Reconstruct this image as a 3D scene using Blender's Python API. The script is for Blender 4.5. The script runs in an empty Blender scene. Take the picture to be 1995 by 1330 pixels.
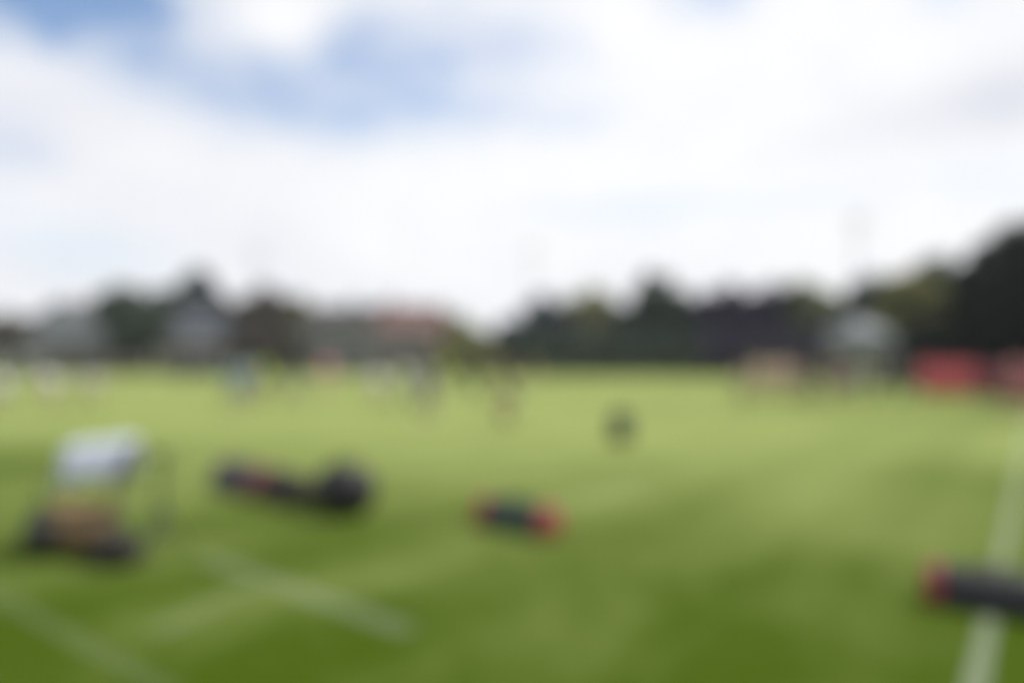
import bpy, bmesh, math, random
import numpy as np
from mathutils import Vector, Matrix
R = math.radians
PI = math.pi
scn = bpy.context.scene
col = scn.collection

# ------------------------------------------------------------------ camera
FPX = 1350.0; CX, CY = 997.5, 665.0; CAMH = 1.75; HORIZ = 693.0
FOCUS = 0.5                                    # metres: the lens is focused just in front of the photographer
PITCH = math.atan((HORIZ - CY) / FPX)
cam_d = bpy.data.cameras.new('camera')
cam = bpy.data.objects.new('camera', cam_d); col.objects.link(cam)
cam.location = (0, 0, CAMH); cam.rotation_euler = (R(90) + PITCH, 0, 0)
cam_d.sensor_width = 36; cam_d.lens = 36 * FPX / 1995
cam_d.clip_start = 0.05; cam_d.clip_end = 6000
cam_d.dof.use_dof = True                       # the lens is focused very near, everything else is out of focus
cam_d.dof.focus_distance = FOCUS
BLUR_PX = 76.0
_disc = BLUR_PX / 1995 * 36 / 1000
cam_d.dof.aperture_fstop = (cam_d.lens / 1000) / (_disc * FOCUS / (cam_d.lens / 1000))
scn.camera = cam

# ------------------------------------------------------------------ light
SUN_EL, SUN_AZ = R(55), R(66)                  # azimuth measured from +Y towards +X
w = bpy.data.worlds.new("World"); scn.world = w; w.use_nodes = True
nt = w.node_tree; nt.nodes.clear()
def N(t, **k):
    n = nt.nodes.new(t)
    for a, b in k.items(): setattr(n, a, b)
    return n
def mth(op, a, b=None, clamp=False):
    n = N('ShaderNodeMath', operation=op, use_clamp=clamp)
    for i, v in enumerate((a, b)):
        if v is None: continue
        if isinstance(v, (int, float)): n.inputs[i].default_value = v
        else: nt.links.new(v, n.inputs[i])
    return n.outputs[0]
sky = N('ShaderNodeTexSky', sky_type='NISHITA', sun_disc=False)
sky.sun_elevation = SUN_EL; sky.sun_rotation = SUN_AZ
sky.air_density = 1.0; sky.dust_density = 1.0; sky.ozone_density = 2.0
bg1 = N('ShaderNodeBackground'); bg1.inputs['Strength'].default_value = 0.15
nt.links.new(sky.outputs[0], bg1.inputs['Color'])
tc = N('ShaderNodeTexCoord')
sep = N('ShaderNodeSeparateXYZ'); nt.links.new(tc.outputs['Generated'], sep.inputs[0])
az = mth('ARCTAN2', sep.outputs[0], sep.outputs[1])
el = mth('ARCSINE', sep.outputs[2])
def noise(scale, detail=4, rough=.55, off=0.0):
    mp = N('ShaderNodeMapping'); mp.inputs['Location'].default_value = (off, off * .7, off * 1.3)
    mp.inputs['Scale'].default_value = (1, 1, 1.8)
    nt.links.new(tc.outputs['Generated'], mp.inputs['Vector'])
    n = N('ShaderNodeTexNoise'); n.inputs['Scale'].default_value = scale
    n.inputs['Detail'].default_value = detail; n.inputs['Roughness'].default_value = rough
    nt.links.new(mp.outputs[0], n.inputs['Vector'])
    return n.outputs['Fac']
n1, n2, n3 = noise(7, 5), noise(7, 5, off=3.1), noise(2.2, 5, .6, off=7.7)
azn = mth('ADD', az, mth('MULTIPLY', mth('SUBTRACT', n1, .5), .10))
eln = mth('ADD', el, mth('MULTIPLY', mth('SUBTRACT', n2, .5), .08))
cmb = N('ShaderNodeCombineXYZ'); nt.links.new(azn, cmb.inputs[0]); nt.links.new(eln, cmb.inputs[1])
def ang(px, py):
    x, y = (px - CX) / FPX, (CY - py) / FPX
    fy = math.cos(PITCH) - y * math.sin(PITCH); fz = math.sin(PITCH) + y * math.cos(PITCH)
    return math.atan2(x, fy), math.atan2(fz, math.hypot(x, fy))
def blob(px, py, wx, wy, amp):
    a, e = ang(px, py)
    s1 = N('ShaderNodeVectorMath', operation='SUBTRACT'); nt.links.new(cmb.outputs[0], s1.inputs[0]); s1.inputs[1].default_value = (a, e, 0)
    s2 = N('ShaderNodeVectorMath', operation='MULTIPLY'); nt.links.new(s1.outputs[0], s2.inputs[0]); s2.inputs[1].default_value = (FPX / wx, FPX / wy, 0)
    s3 = N('ShaderNodeVectorMath', operation='DOT_PRODUCT'); nt.links.new(s2.outputs[0], s3.inputs[0]); nt.links.new(s2.outputs[0], s3.inputs[1])
    return mth('MULTIPLY', mth('POWER', math.e, mth('MULTIPLY', s3.outputs['Value'], -1)), amp)
def total(blobs):
    t = None
    for b in blobs:
        v = blob(*b); t = v if t is None else mth('ADD', t, v)
    return t
# openings in the cloud cover
OPEN = [(10, -15, 110, 62, .95), (160, -10, 110, 50, .55), (-60, -170, 300, 110, .6), (275, 60, 95, 85, .62), (420, 150, 120, 60, .52), (560, 165, 130, 65, .46), (700, 130, 110, 85, .50), (810, 150, 110, 85, .56),
        (650, 235, 180, 45, .34), (930, 225, 110, 50, .34), (690, 55, 60, 45, .25), (980, 70, 110, 50, .42), (1395, -15, 65, 45, .75), (1130, 230, 100, 34, .30),
        (-5, 275, 70, 45, .42), (1220, 415, 170, 30, .42), (1300, 400, 70, 22, .14), (1080, 120, 150, 90, .16), (900, 120, 150, 80, .20), (600, 240, 150, 40, .15), (1150, 60, 60, 40, .10), (210, 505, 130, 34, .26), (1830, -5, 45, 28, .4), (1560, 395, 110, 25, .16), (40, 460, 130, 45, .20), (1930, 345, 60, 30, .18),
        (1300, -300, 700, 130, .55), (400, -400, 500, 160, .6)]
SOLID = [(540, 40, 60, 55, .35), (1230, 30, 90, 60, .2)]
n4 = noise(16, 6, .6, 5.5); n5 = noise(38, 5, .6, 2.2)
mott = mth('ADD', mth('MULTIPLY', mth('ADD', mth('MULTIPLY', n4, .7), mth('MULTIPLY', n5, .3)), 1.10), .22)
op = mth('MULTIPLY', mth('SUBTRACT', total(OPEN), total(SOLID)), mott)
op = mth('ADD', op, mth('MULTIPLY', mth('SUBTRACT', mth('ADD', mth('MULTIPLY', n4, .6), mth('MULTIPLY', n1, .4)), .53), .9, True))
back = mth('MULTIPLY', mth('GREATER_THAN', mth('ABSOLUTE', az), 1.0), 1)     # the rest of the sky: broken cloud
opn = mth('ADD', op, mth('MULTIPLY', mth('MULTIPLY', mth('SUBTRACT', n3, .47), 5.0, True), mth('MULTIPLY', mth('SUBTRACT', mth('ABSOLUTE', az), .8), 2.5, True)), True)
cover = mth('SUBTRACT', 1.0, opn, True)
# thin and grey parts of the cloud
GREY = [(60, 210, 150, 110, .13), (30, 560, 160, 90, .10), (1840, 215, 170, 55, .15), (1980, 180, 90, 50, .12), (1600, 280, 110, 40, .08), (500, 490, 120, 60, .07), (900, 600, 500, 90, .07), (300, 420, 400, 160, .07), (400, 250, 250, 150, .04), (1995, 120, 100, 120, .05)]
grey = mth('ADD', total(GREY), mth('MULTIPLY', mth('SUBTRACT', noise(6, 6, .62, 11.3), .47), .28))
ccol = N('ShaderNodeMix', data_type='RGBA')
ccol.inputs['A'].default_value = (.985, .99, 1.0, 1); ccol.inputs['B'].default_value = (.60, .62, .74, 1)
nt.links.new(mth('MULTIPLY', grey, 2.0, True), ccol.inputs['Factor'])
bg2 = N('ShaderNodeBackground'); nt.links.new(ccol.outputs['Result'], bg2.inputs['Color']); bg2.inputs['Strength'].default_value = .89
mixs = N('ShaderNodeMixShader'); nt.links.new(cover, mixs.inputs[0]); nt.links.new(bg1.outputs[0], mixs.inputs[1]); nt.links.new(bg2.outputs[0], mixs.inputs[2])
wo = N('ShaderNodeOutputWorld'); nt.links.new(mixs.outputs[0], wo.inputs[0])

sl = bpy.data.lights.new('sun', 'SUN'); sl.energy = 4.0; sl.angle = R(.53); sl.color = (1, .96, .89)
so = bpy.data.objects.new('sun', sl); col.objects.link(so)
sdir = Vector((math.sin(SUN_AZ) * math.cos(SUN_EL), math.cos(SUN_AZ) * math.cos(SUN_EL), math.sin(SUN_EL)))
so.rotation_euler = sdir.to_track_quat('Z', 'Y').to_euler(); so.location = sdir * 50
scn.view_settings.view_transform = 'Standard'; scn.view_settings.look = 'None'
scn.view_settings.exposure = .2; scn.view_settings.gamma = 1

# ------------------------------------------------------------------ helpers
def ray(px, py):
    x, y = (px - CX) / FPX, (CY - py) / FPX
    return Vector((x, math.cos(PITCH) - y * math.sin(PITCH), math.sin(PITCH) + y * math.cos(PITCH)))
def G(px, py, z=0.0):
    d = ray(px, py); t = (z - CAMH) / d.z
    return Vector((d.x * t, d.y * t, z))
def XZ(px, py, depth):
    d = ray(px, py); t = depth / d.y
    return d.x * t, CAMH + d.z * t
def tag(o, label=None, cat=None, group=None, kind=None):
    if label: o['label'] = label
    if cat: o['category'] = cat
    if group: o['group'] = group
    if kind: o['kind'] = kind
    return o
def thing(name, label, cat, loc=(0, 0, 0), rz=0, group=None):
    o = bpy.data.objects.new(name, None); col.objects.link(o); o.empty_display_size = .2
    o.location = loc; o.rotation_euler = (0, 0, rz)
    return tag(o, label, cat, group)
def link_mesh(name, me, mat, parent=None, smooth=False):
    o = bpy.data.objects.new(name, me); col.objects.link(o)
    if mat is not None and not me.materials: me.materials.append(mat)
    if smooth: me.polygons.foreach_set('use_smooth', [True] * len(me.polygons))
    o.parent = parent
    return o
def fin(name, bm, mat, parent=None, smooth=False):
    bmesh.ops.recalc_face_normals(bm, faces=bm.faces)
    me = bpy.data.meshes.new(name); bm.to_mesh(me); bm.free()
    return link_mesh(name, me, mat, parent, smooth)
def box(bm, c, s, rz=0, bev=0.0, rx=0, ry=0):
    r = bmesh.ops.create_cube(bm, size=1)
    M = Matrix.Translation(c) @ Matrix.Rotation(rz, 4, 'Z') @ Matrix.Rotation(ry, 4, 'Y') @ Matrix.Rotation(rx, 4, 'X') @ Matrix.Diagonal((s[0], s[1], s[2], 1))
    bmesh.ops.transform(bm, matrix=M, verts=r['verts'])
    if bev:
        es = list({e for v in r['verts'] for e in v.link_edges})
        bmesh.ops.bevel(bm, geom=es, offset=bev, segments=2, affect='EDGES')
def cone(bm, p0, p1, r0, r1=None, seg=12, caps=True):
    r1 = r0 if r1 is None else r1
    p0, p1 = Vector(p0), Vector(p1); d = p1 - p0
    q = d.to_track_quat('Z', 'Y').to_matrix().to_4x4()
    bmesh.ops.create_cone(bm, segments=seg, radius1=r0, radius2=r1, depth=d.length, cap_ends=caps,
                          matrix=Matrix.Translation((p0 + p1) / 2) @ q)
def ball(bm, c, r, sc=(1, 1, 1), seg=12, rot=None):
    M = Matrix.Translation(c) @ (rot.to_4x4() if rot is not None else Matrix.Identity(4)) @ Matrix.Diagonal((sc[0], sc[1], sc[2], 1))
    bmesh.ops.create_uvsphere(bm, u_segments=seg, v_segments=max(6, seg * 2 // 3), radius=r, matrix=M)
def tube(bm, pts, r, seg=8):
    pts = [Vector(p) for p in pts]
    for a, b in zip(pts, pts[1:]): cone(bm, a, b, r, r, seg)
    for p in pts[1:-1]: ball(bm, p, r * 1.02, seg=8)

def mat(name, c, rough=.7, var=.18, scale=6, metallic=0.0, c2=None, bump=0.0, sheen=0.0, spec=None, trans=0.0):
    m = bpy.data.materials.new(name); m.use_nodes = True
    t = m.node_tree; b = t.nodes['Principled BSDF']
    b.inputs['Roughness'].default_value = rough; b.inputs['Metallic'].default_value = metallic
    if spec is not None: b.inputs['Specular IOR Level'].default_value = spec
    if sheen: b.inputs['Sheen Weight'].default_value = sheen
    tcn = t.nodes.new('ShaderNodeTexCoord'); nz = t.nodes.new('ShaderNodeTexNoise')
    nz.inputs['Scale'].default_value = scale; nz.inputs['Detail'].default_value = 5
    t.links.new(tcn.outputs['Object'], nz.inputs['Vector'])
    rp = t.nodes.new('ShaderNodeValToRGB'); e = rp.color_ramp.elements
    e[0].position = .3; e[1].position = .7
    c2 = c2 or tuple(min(1, v * (1 + var)) for v in c)
    e[0].color = tuple(v * (1 - var) for v in c) + (1,); e[1].color = tuple(c2) + (1,)
    t.links.new(nz.outputs['Fac'], rp.inputs[0]); t.links.new(rp.outputs[0], b.inputs['Base Color'])
    if bump:
        bp = t.nodes.new('ShaderNodeBump'); bp.inputs['Strength'].default_value = bump; bp.inputs['Distance'].default_value = .02
        t.links.new(nz.outputs['Fac'], bp.inputs['Height']); t.links.new(bp.outputs[0], b.inputs['Normal'])
    return m
MC = {}
def M_(name, *a, **k):
    if name not in MC: MC[name] = mat(name, *a, **k)
    return MC[name]

# ------------------------------------------------------------------ ground
def grass_mat():
    m = bpy.data.materials.new('mown_grass'); m.use_nodes = True
    t = m.node_tree; b = t.nodes['Principled BSDF']; L = t.links.new
    g = t.nodes.new('ShaderNodeNewGeometry')
    def nz(scale, det=4, rough=.55, sc=(1, 1, 1)):
        mp = t.nodes.new('ShaderNodeMapping'); mp.inputs['Scale'].default_value = sc; L(g.outputs['Position'], mp.inputs['Vector'])
        n = t.nodes.new('ShaderNodeTexNoise'); n.inputs['Scale'].default_value = scale; n.inputs['Detail'].default_value = det; n.inputs['Roughness'].default_value = rough
        L(mp.outputs[0], n.inputs['Vector']); return n.outputs['Fac']
    def mm(op, a, c=None, clamp=False):
        n = t.nodes.new('ShaderNodeMath'); n.operation = op; n.use_clamp = clamp
        for i, v in enumerate((a, c)):
            if v is None: continue
            if isinstance(v, (int, float)): n.inputs[i].default_value = v
            else: L(v, n.inputs[i])
        return n.outputs[0]
    def patch(px, py, rx, ry, amp, rot=0.0):
        c = G(px, py); mp = t.nodes.new('ShaderNodeMapping'); mp.vector_type = 'TEXTURE'
        mp.inputs['Location'].default_value = c; mp.inputs['Rotation'].default_value = (0, 0, rot); mp.inputs['Scale'].default_value = (rx, ry, 1)
        L(g.outputs['Position'], mp.inputs['Vector'])
        d = t.nodes.new('ShaderNodeVectorMath'); d.operation = 'DOT_PRODUCT'; L(mp.outputs[0], d.inputs[0]); L(mp.outputs[0], d.inputs[1])
        return mm('MULTIPLY', mm('POWER', math.e, mm('MULTIPLY', d.outputs['Value'], -1)), amp)
    # worn, drier patches, plus far-off grazing sheen painted as paler grass colour
    dry_sheen = None
    for p in PATCHES:
        v = patch(*p); dry_sheen = v if dry_sheen is None else mm('ADD', dry_sheen, v)
    dry_sheen = mm('ADD', dry_sheen, mm('MULTIPLY', mm('SUBTRACT', nz(.35), .5), .7))
    dry_sheen = mm('ADD', dry_sheen, mm('MULTIPLY', mm('SUBTRACT', nz(3.0, 6, .65), .5), .5))
    sp = t.nodes.new('ShaderNodeSeparateXYZ'); L(g.outputs['Position'], sp.inputs[0])
    # mowing stripes parallel to the touchline
    th = math.atan2(1037.5, FPX); u = mm('ADD', mm('MULTIPLY', sp.outputs[0], math.cos(th)), mm('MULTIPLY', sp.outputs[1], -math.sin(th)))
    e0 = G(1930, 1180); u0 = e0.x * math.cos(th) - e0.y * math.sin(th)
    st = mm('SINE', mm('MULTIPLY', mm('SUBTRACT', u, u0 - .75), PI / .95)); st = mm('MULTIPLY', mm('MULTIPLY', st, 2.0), 1.0)
    st = mm('MINIMUM', mm('MAXIMUM', st, -1.0), 1.0)
    dry_sheen = mm('ADD', dry_sheen, mm('MULTIPLY', st, .055))
    far = t.nodes.new('ShaderNodeMapRange'); far.interpolation_type = 'SMOOTHSTEP'  # paler away from the camera: grazing sheen put into the colour
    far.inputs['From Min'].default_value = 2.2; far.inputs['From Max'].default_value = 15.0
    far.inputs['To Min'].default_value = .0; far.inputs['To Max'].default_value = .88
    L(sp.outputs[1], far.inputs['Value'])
    dry_sheen = mm('ADD', dry_sheen, far.outputs[0], True)
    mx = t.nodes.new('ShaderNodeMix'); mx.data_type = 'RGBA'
    mx.inputs['A'].default_value = GRASS_DEEP + (1,); mx.inputs['B'].default_value = GRASS_DRY_SHEEN + (1,)
    L(dry_sheen, mx.inputs['Factor'])
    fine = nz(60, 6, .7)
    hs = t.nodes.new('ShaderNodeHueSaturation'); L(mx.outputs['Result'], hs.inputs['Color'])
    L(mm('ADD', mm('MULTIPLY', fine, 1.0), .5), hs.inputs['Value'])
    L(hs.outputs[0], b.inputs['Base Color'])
    b.inputs['Roughness'].default_value = .9; b.inputs['Specular IOR Level'].default_value = .02
    bp = t.nodes.new('ShaderNodeBump'); bp.inputs['Strength'].default_value = .5; bp.inputs['Distance'].default_value = .03
    L(fine, bp.inputs['Height']); L(bp.outputs[0], b.inputs['Normal'])
    return m
GRASS_DEEP = (.045, .077, .0045); GRASS_DRY_SHEEN = (.222, .268, .086)
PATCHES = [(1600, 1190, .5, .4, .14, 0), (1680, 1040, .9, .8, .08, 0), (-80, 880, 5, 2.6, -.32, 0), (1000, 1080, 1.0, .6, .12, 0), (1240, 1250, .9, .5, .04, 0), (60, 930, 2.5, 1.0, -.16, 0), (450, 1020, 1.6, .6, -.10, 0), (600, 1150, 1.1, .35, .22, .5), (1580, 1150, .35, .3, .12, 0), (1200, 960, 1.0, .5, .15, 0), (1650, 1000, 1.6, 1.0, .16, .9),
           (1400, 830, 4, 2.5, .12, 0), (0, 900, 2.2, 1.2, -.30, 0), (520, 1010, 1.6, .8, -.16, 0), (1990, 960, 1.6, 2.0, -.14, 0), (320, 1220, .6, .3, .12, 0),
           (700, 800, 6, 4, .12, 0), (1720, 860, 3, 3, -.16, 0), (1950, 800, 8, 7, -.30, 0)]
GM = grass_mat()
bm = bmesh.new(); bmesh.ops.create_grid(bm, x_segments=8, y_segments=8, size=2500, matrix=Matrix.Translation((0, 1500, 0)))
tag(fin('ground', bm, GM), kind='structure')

# painted markings, worn: four millimetres above the turf
def paint_mat(strength):
    m = bpy.data.materials.new('line_paint'); m.use_nodes = True
    t = m.node_tree; b = t.nodes['Principled BSDF']; L = t.links.new
    g = t.nodes.new('ShaderNodeNewGeometry'); n = t.nodes.new('ShaderNodeTexNoise'); n.inputs['Scale'].default_value = 22; n.inputs['Detail'].default_value = 7; n.inputs['Roughness'].default_value = .7
    L(g.outputs['Position'], n.inputs['Vector'])
    r = t.nodes.new('ShaderNodeValToRGB'); r.color_ramp.elements[0].position = .25; r.color_ramp.elements[1].position = .75
    r.color_ramp.elements[0].color = (strength * .35,) * 3 + (1,); r.color_ramp.elements[1].color = (strength * 1.5,) * 3 + (1,)
    L(n.outputs['Fac'], r.inputs[0]); L(r.outputs[0], b.inputs['Alpha']); b.inputs['Base Color'].default_value = (.55, .60, .50, 1); b.inputs['Roughness'].default_value = .9
    b.inputs['Specular IOR Level'].default_value = .1
    return m
PW, PF, PH, PL = paint_mat(.23), paint_mat(.11), paint_mat(.09), paint_mat(.05)
_ln = [0]
def line(p, q, width, m):
    a, b = G(*p), G(*q); d = (b - a).normalized(); n = Vector((-d.y, d.x, 0)) * width / 2
    bm = bmesh.new(); k = max(2, int((b - a).length / .5)); rows = []; _ln[0] += 1
    rnd = random.Random(p[0]); z = .004 + .0006 * _ln[0]
    for i in range(k + 1):
        c = a.lerp(b, i / k); j = 1 + rnd.uniform(-.08, .08)
        rows.append((bm.verts.new((c + n * j) + Vector((0, 0, z))), bm.verts.new((c - n * j) + Vector((0, 0, z)))))
    for r0, r1 in zip(rows, rows[1:]): bm.faces.new((r0[0], r0[1], r1[1], r1[0]))
    tag(fin('pitch_line', bm, m), kind='structure')
line((1882, 1420), (2020, 768), .10, PW)          # touchline running away on the right
line((395, 1085), (800, 1230), .18, PF)
line((-80, 1120), (340, 1352), .12, PL)
line((-40, 752), (440, 747), .55, PF)
line((720, 772), (960, 782), .40, PF)
line((1085, 990), (1270, 938), .12, PH)
line((300, 1235), (500, 1140), .12, PH)

# ------------------------------------------------------------------ trees
LEAF = {}
def leaf_mat(kind):
    if kind in LEAF: return LEAF[kind]
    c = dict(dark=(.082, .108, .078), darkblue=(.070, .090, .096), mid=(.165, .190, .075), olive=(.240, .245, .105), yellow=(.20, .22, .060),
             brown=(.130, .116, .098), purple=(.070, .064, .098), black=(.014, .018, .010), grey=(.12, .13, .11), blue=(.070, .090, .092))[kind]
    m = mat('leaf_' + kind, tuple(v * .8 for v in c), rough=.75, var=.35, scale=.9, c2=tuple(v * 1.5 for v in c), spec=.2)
    t = m.node_tree; b = t.nodes['Principled BSDF']; o = t.nodes['Material Output']; src = b.inputs['Base Color'].links[0].from_socket
    tr = t.nodes.new('ShaderNodeBsdfTranslucent'); mx = t.nodes.new('ShaderNodeMixShader'); mx.inputs[0].default_value = .15 if kind == 'black' else .42
    t.links.new(src, tr.inputs[0]); t.links.new(b.outputs[0], mx.inputs[1]); t.links.new(tr.outputs[0], mx.inputs[2]); t.links.new(mx.outputs[0], o.inputs[0])
    LEAF[kind] = m; return m
BARK = mat('bark', (.09, .07, .05), .9, .3, 5, bump=.6)
def crown_mesh(seed, w, h, z0, leaf, n, style):
    rg = np.random.default_rng(seed)
    if style == 'cone':
        nc = 46; f = rg.uniform(0, 1, nc) ** .8; a = rg.uniform(0, 2 * PI, nc); rr = (1 - f) * w / 2 * rg.uniform(.35, .95, nc)
        C = np.stack([rr * np.cos(a), rr * np.sin(a), z0 + f * h * .96], 1); S = (.10 + .12 * (1 - f)) * w
    else:
        nc = 52; v = rg.normal(size=(nc, 3)); v /= np.linalg.norm(v, axis=1)[:, None]; rad = rg.uniform(.35, .86, nc) ** .7
        C = v * rad[:, None] * np.array([w / 2, w / 2, h / 2]) * .92; C[:, 2] += z0 + h / 2
        low = C[:, 2] < z0 + h * .45; C[low, :2] *= 1.12
        S = rg.uniform(.10, .19, nc) * min(w, h * 1.2)
    idx = rg.integers(0, nc, n); v = rg.normal(size=(n, 3)); v /= np.linalg.norm(v, axis=1)[:, None]
    P = C[idx] + v * (S[idx] * rg.uniform(.35, 1.08, n) ** .6)[:, None] * np.array([1, 1, .8])
    nrm = v + rg.normal(size=(n, 3)) * .7; nrm /= np.linalg.norm(nrm, axis=1)[:, None]
    t = np.cross(nrm, rg.normal(size=(n, 3))); t /= np.linalg.norm(t, axis=1)[:, None]; b = np.cross(nrm, t)
    s = leaf * rg.uniform(.6, 1.3, n)[:, None]
    V = np.stack([P - t * s, P - b * s * .5, P + t * s, P + b * s * .5], 1).reshape(-1, 3)
    me = bpy.data.meshes.new('crown'); me.vertices.add(n * 4); me.vertices.foreach_set('co', V.ravel())
    me.loops.add(n * 4); me.loops.foreach_set('vertex_index', np.arange(n * 4, dtype=np.int32))
    me.polygons.add(n); me.polygons.foreach_set('loop_start', np.arange(0, n * 4, 4, dtype=np.int32)); me.polygons.foreach_set('loop_total', np.full(n, 4, dtype=np.int32))
    me.update(); me.validate()
    return me, C
def tree(name, px, top, wpx, depth, kind, label, style='round', trunk=.14, n=2600, group='trees around the playing field', cat='tree'):
    x, zt = XZ(px, top - 12, depth); depth *= .86 if depth > 55 else 1; x, zt = XZ(px, top - 12, depth); h = zt; w_ = wpx * 1.18 / FPX * depth; n = int(n * 2)
    seed = int(abs(px) * 7 + top); rnd = random.Random(seed)
    t = thing(name, label, cat, (x, depth, 0), 0, group)
    z0 = h * trunk; bm = bmesh.new(); lean = rnd.uniform(-.03, .03) * h
    me, C = crown_mesh(seed, w_, h - z0, z0, max(.13, .0046 * depth), n, style)
    r = max(.1, h * .025)
    knots = [Vector((0, 0, -.05)), Vector((lean * .3, 0, h * .2)), Vector((lean, lean * .4, h * .45)), Vector((lean * 1.2, 0, h * .78))]
    for i in range(3): cone(bm, knots[i], knots[i + 1], r * (1.25 - .38 * i), r * (1.25 - .38 * (i + 1)), 10)
    for c in C[:9]:
        base = knots[1].lerp(knots[3], rnd.uniform(.1, .8)); cone(bm, base, Vector(c), r * .32, r * .1, 6)
    fin('trunk', bm, BARK, t, True)
    link_mesh('crown', me, leaf_mat(kind), t)
    return t
T = tree
T('oak_tree', 18, 622, 100, 95, 'brown', 'olive brown tree at the far left edge of the photo beside the long grey house')
T('broadleaf_tree', 130, 602, 150, 118, 'grey', 'pale hazy tree rising just above the ridge of the long grey house')
T('oak_tree', 258, 558, 122, 80, 'dark', 'dark round tree between the long grey house and the tan walled house', n=3400)
T('oak_tree', 324, 564, 96, 92, 'dark', 'dark tree with rounded top rising over the left end of the tan walled house')
T('poplar_tree', 386, 520, 88, 94, 'blue', 'tall narrow bluish tree rising behind the tan walled house', trunk=.06, n=3000)
T('broadleaf_tree', 448, 586, 74, 100, 'grey', 'small greyish tree behind the right gable of the tan walled house')
T('oak_tree', 508, 566, 112, 86, 'brown', 'brownish round tree, tallest between the tan walled house and the clubhouse', n=3400)
T('broadleaf_tree', 568, 580, 80, 90, 'olive', 'olive tree touching the right side of the brownish round tree')
T('oak_tree', 640, 606, 90, 100, 'brown', 'low dark tree behind the ridge of the long brown clubhouse')
T('broadleaf_tree', 862, 612, 90, 98, 'olive', 'yellowish olive tree at the right end of the brick house', trunk=.06)
T('broadleaf_tree', 905, 636, 70, 112, 'yellow', 'small yellow green tree sloping down to the open gap in the skyline', trunk=.04)
T('bushy_tree', 948, 655, 80, 130, 'olive', 'lowest olive tree standing in the open gap of the skyline', trunk=.03)
T('broadleaf_tree', 1003, 630, 84, 100, 'darkblue', 'low bluish dark tree, first of the right hand treeline beside the gap')
T('oak_tree', 1070, 592, 112, 92, 'darkblue', 'bluish dark round tree, second of the right hand treeline beside the gap', n=3400)
T('broadleaf_tree', 1148, 566, 108, 94, 'olive', 'olive topped tree standing out among the dark central treeline')
T('oak_tree', 1212, 588, 90, 92, 'dark', 'dark low crowned tree between the olive topped tree and the tall dark peak')
T('poplar_tree', 1272, 532, 96, 88, 'dark', 'tall dark narrow tree peaking in the middle of the right hand treeline', trunk=.05, n=3000)
T('oak_tree', 1338, 566, 110, 86, 'dark', 'dark green round tree just right of the tall narrow peak', n=3200)
T('beech_tree', 1412, 562, 118, 82, 'purple', 'purple black copper beech, left one of the purple pair', n=3400)
T('beech_tree', 1492, 556, 120, 79, 'purple', 'purple black copper beech, right one of the purple pair', n=3400)
T('broadleaf_tree', 1574, 540, 100, 76, 'mid', 'olive green tree right of the two purple black beeches', n=3200)
T('broadleaf_tree', 1645, 580, 92, 72, 'mid', 'lower green tree behind the grey canopy tent', n=3000)
T('oak_tree', 1704, 538, 118, 60, 'darkblue', 'dark bluish green tree above the right side of the grey canopy tent', n=3400)
T('broadleaf_tree', 1768, 522, 120, 46, 'olive', 'broad olive green tree between the grey tent and the red banners', n=3800)
T('oak_tree', 1846, 490, 130, 53, 'dark', 'tall dark bluish green tree rising behind the first red banner', n=3800)
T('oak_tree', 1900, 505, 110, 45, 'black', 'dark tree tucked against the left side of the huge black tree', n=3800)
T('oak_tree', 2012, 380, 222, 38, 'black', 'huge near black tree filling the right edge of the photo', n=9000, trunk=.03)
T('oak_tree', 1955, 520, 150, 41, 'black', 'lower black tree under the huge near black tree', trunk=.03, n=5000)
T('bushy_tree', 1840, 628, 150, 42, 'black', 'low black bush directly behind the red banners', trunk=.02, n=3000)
T('oak_tree', -90, 600, 130, 95, 'mid', 'green tree beyond the left edge')
T('oak_tree', 2210, 420, 220, 42, 'dark', 'dark tree beyond the right edge', n=4500)
# understorey hedges
def hedge(px0, px1, top, depth, kind, label, n):
    x0, zt = XZ(px0, top, depth); x1, _ = XZ(px1, top, depth)
    t = thing('hedge', label, 'hedge', ((x0 + x1) / 2, depth, 0), 0, 'hedges along the far side of the field')
    rg = np.random.default_rng(int(abs(px0)) + 9); W_ = x1 - x0
    P = rg.uniform(-.5, .5, (n, 3)) * np.array([W_, 2.4, 1]); P[:, 2] = rg.uniform(0, 1, n) ** .8 * (zt * (.9 + .12 * np.sin(P[:, 0] * 1.7) + .08 * np.sin(P[:, 0] * 4.1)))
    nrm = rg.normal(size=(n, 3)); nrm[:, 1] -= .6; nrm /= np.linalg.norm(nrm, axis=1)[:, None]
    tt = np.cross(nrm, rg.normal(size=(n, 3))); tt /= np.linalg.norm(tt, axis=1)[:, None]; b = np.cross(nrm, tt); s = max(.1, .0036 * depth) * rg.uniform(.6, 1.3, n)[:, None]
    V = np.stack([P - tt * s, P - b * s * .6, P + tt * s, P + b * s * .6], 1).reshape(-1, 3)
    me = bpy.data.meshes.new('foliage'); me.from_pydata(V.tolist(), [], np.arange(n * 4).reshape(-1, 4).tolist())
    link_mesh('foliage', me, leaf_mat(kind), t)
    bm = bmesh.new(); k = int(W_ / 1.5)
    for i in range(k):
        xx = -W_ / 2 + (i + .5) * W_ / k; cone(bm, (xx, 0, 0), (xx + .2, .1, zt * .7), .06, .02, 6)
    cone(bm, (-W_ / 2, 0, .12), (W_ / 2, 0, .12), .03, .03, 6)
    fin('stem', bm, BARK, t)
hedge(440, 590, 650, 66, 'brown', 'brownish hedge under the trees left of the long brown clubhouse', 5000)
hedge(985, 1390, 652, 62, 'dark', 'long dark hedge under the central treeline right of the skyline gap', 7000)
hedge(1370, 1640, 640, 59, 'purple', 'purple black hedge under the pair of beeches', 6000)
hedge(1700, 2100, 650, 41, 'black', 'black hedge behind the red banners at the right', 6000)
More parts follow.
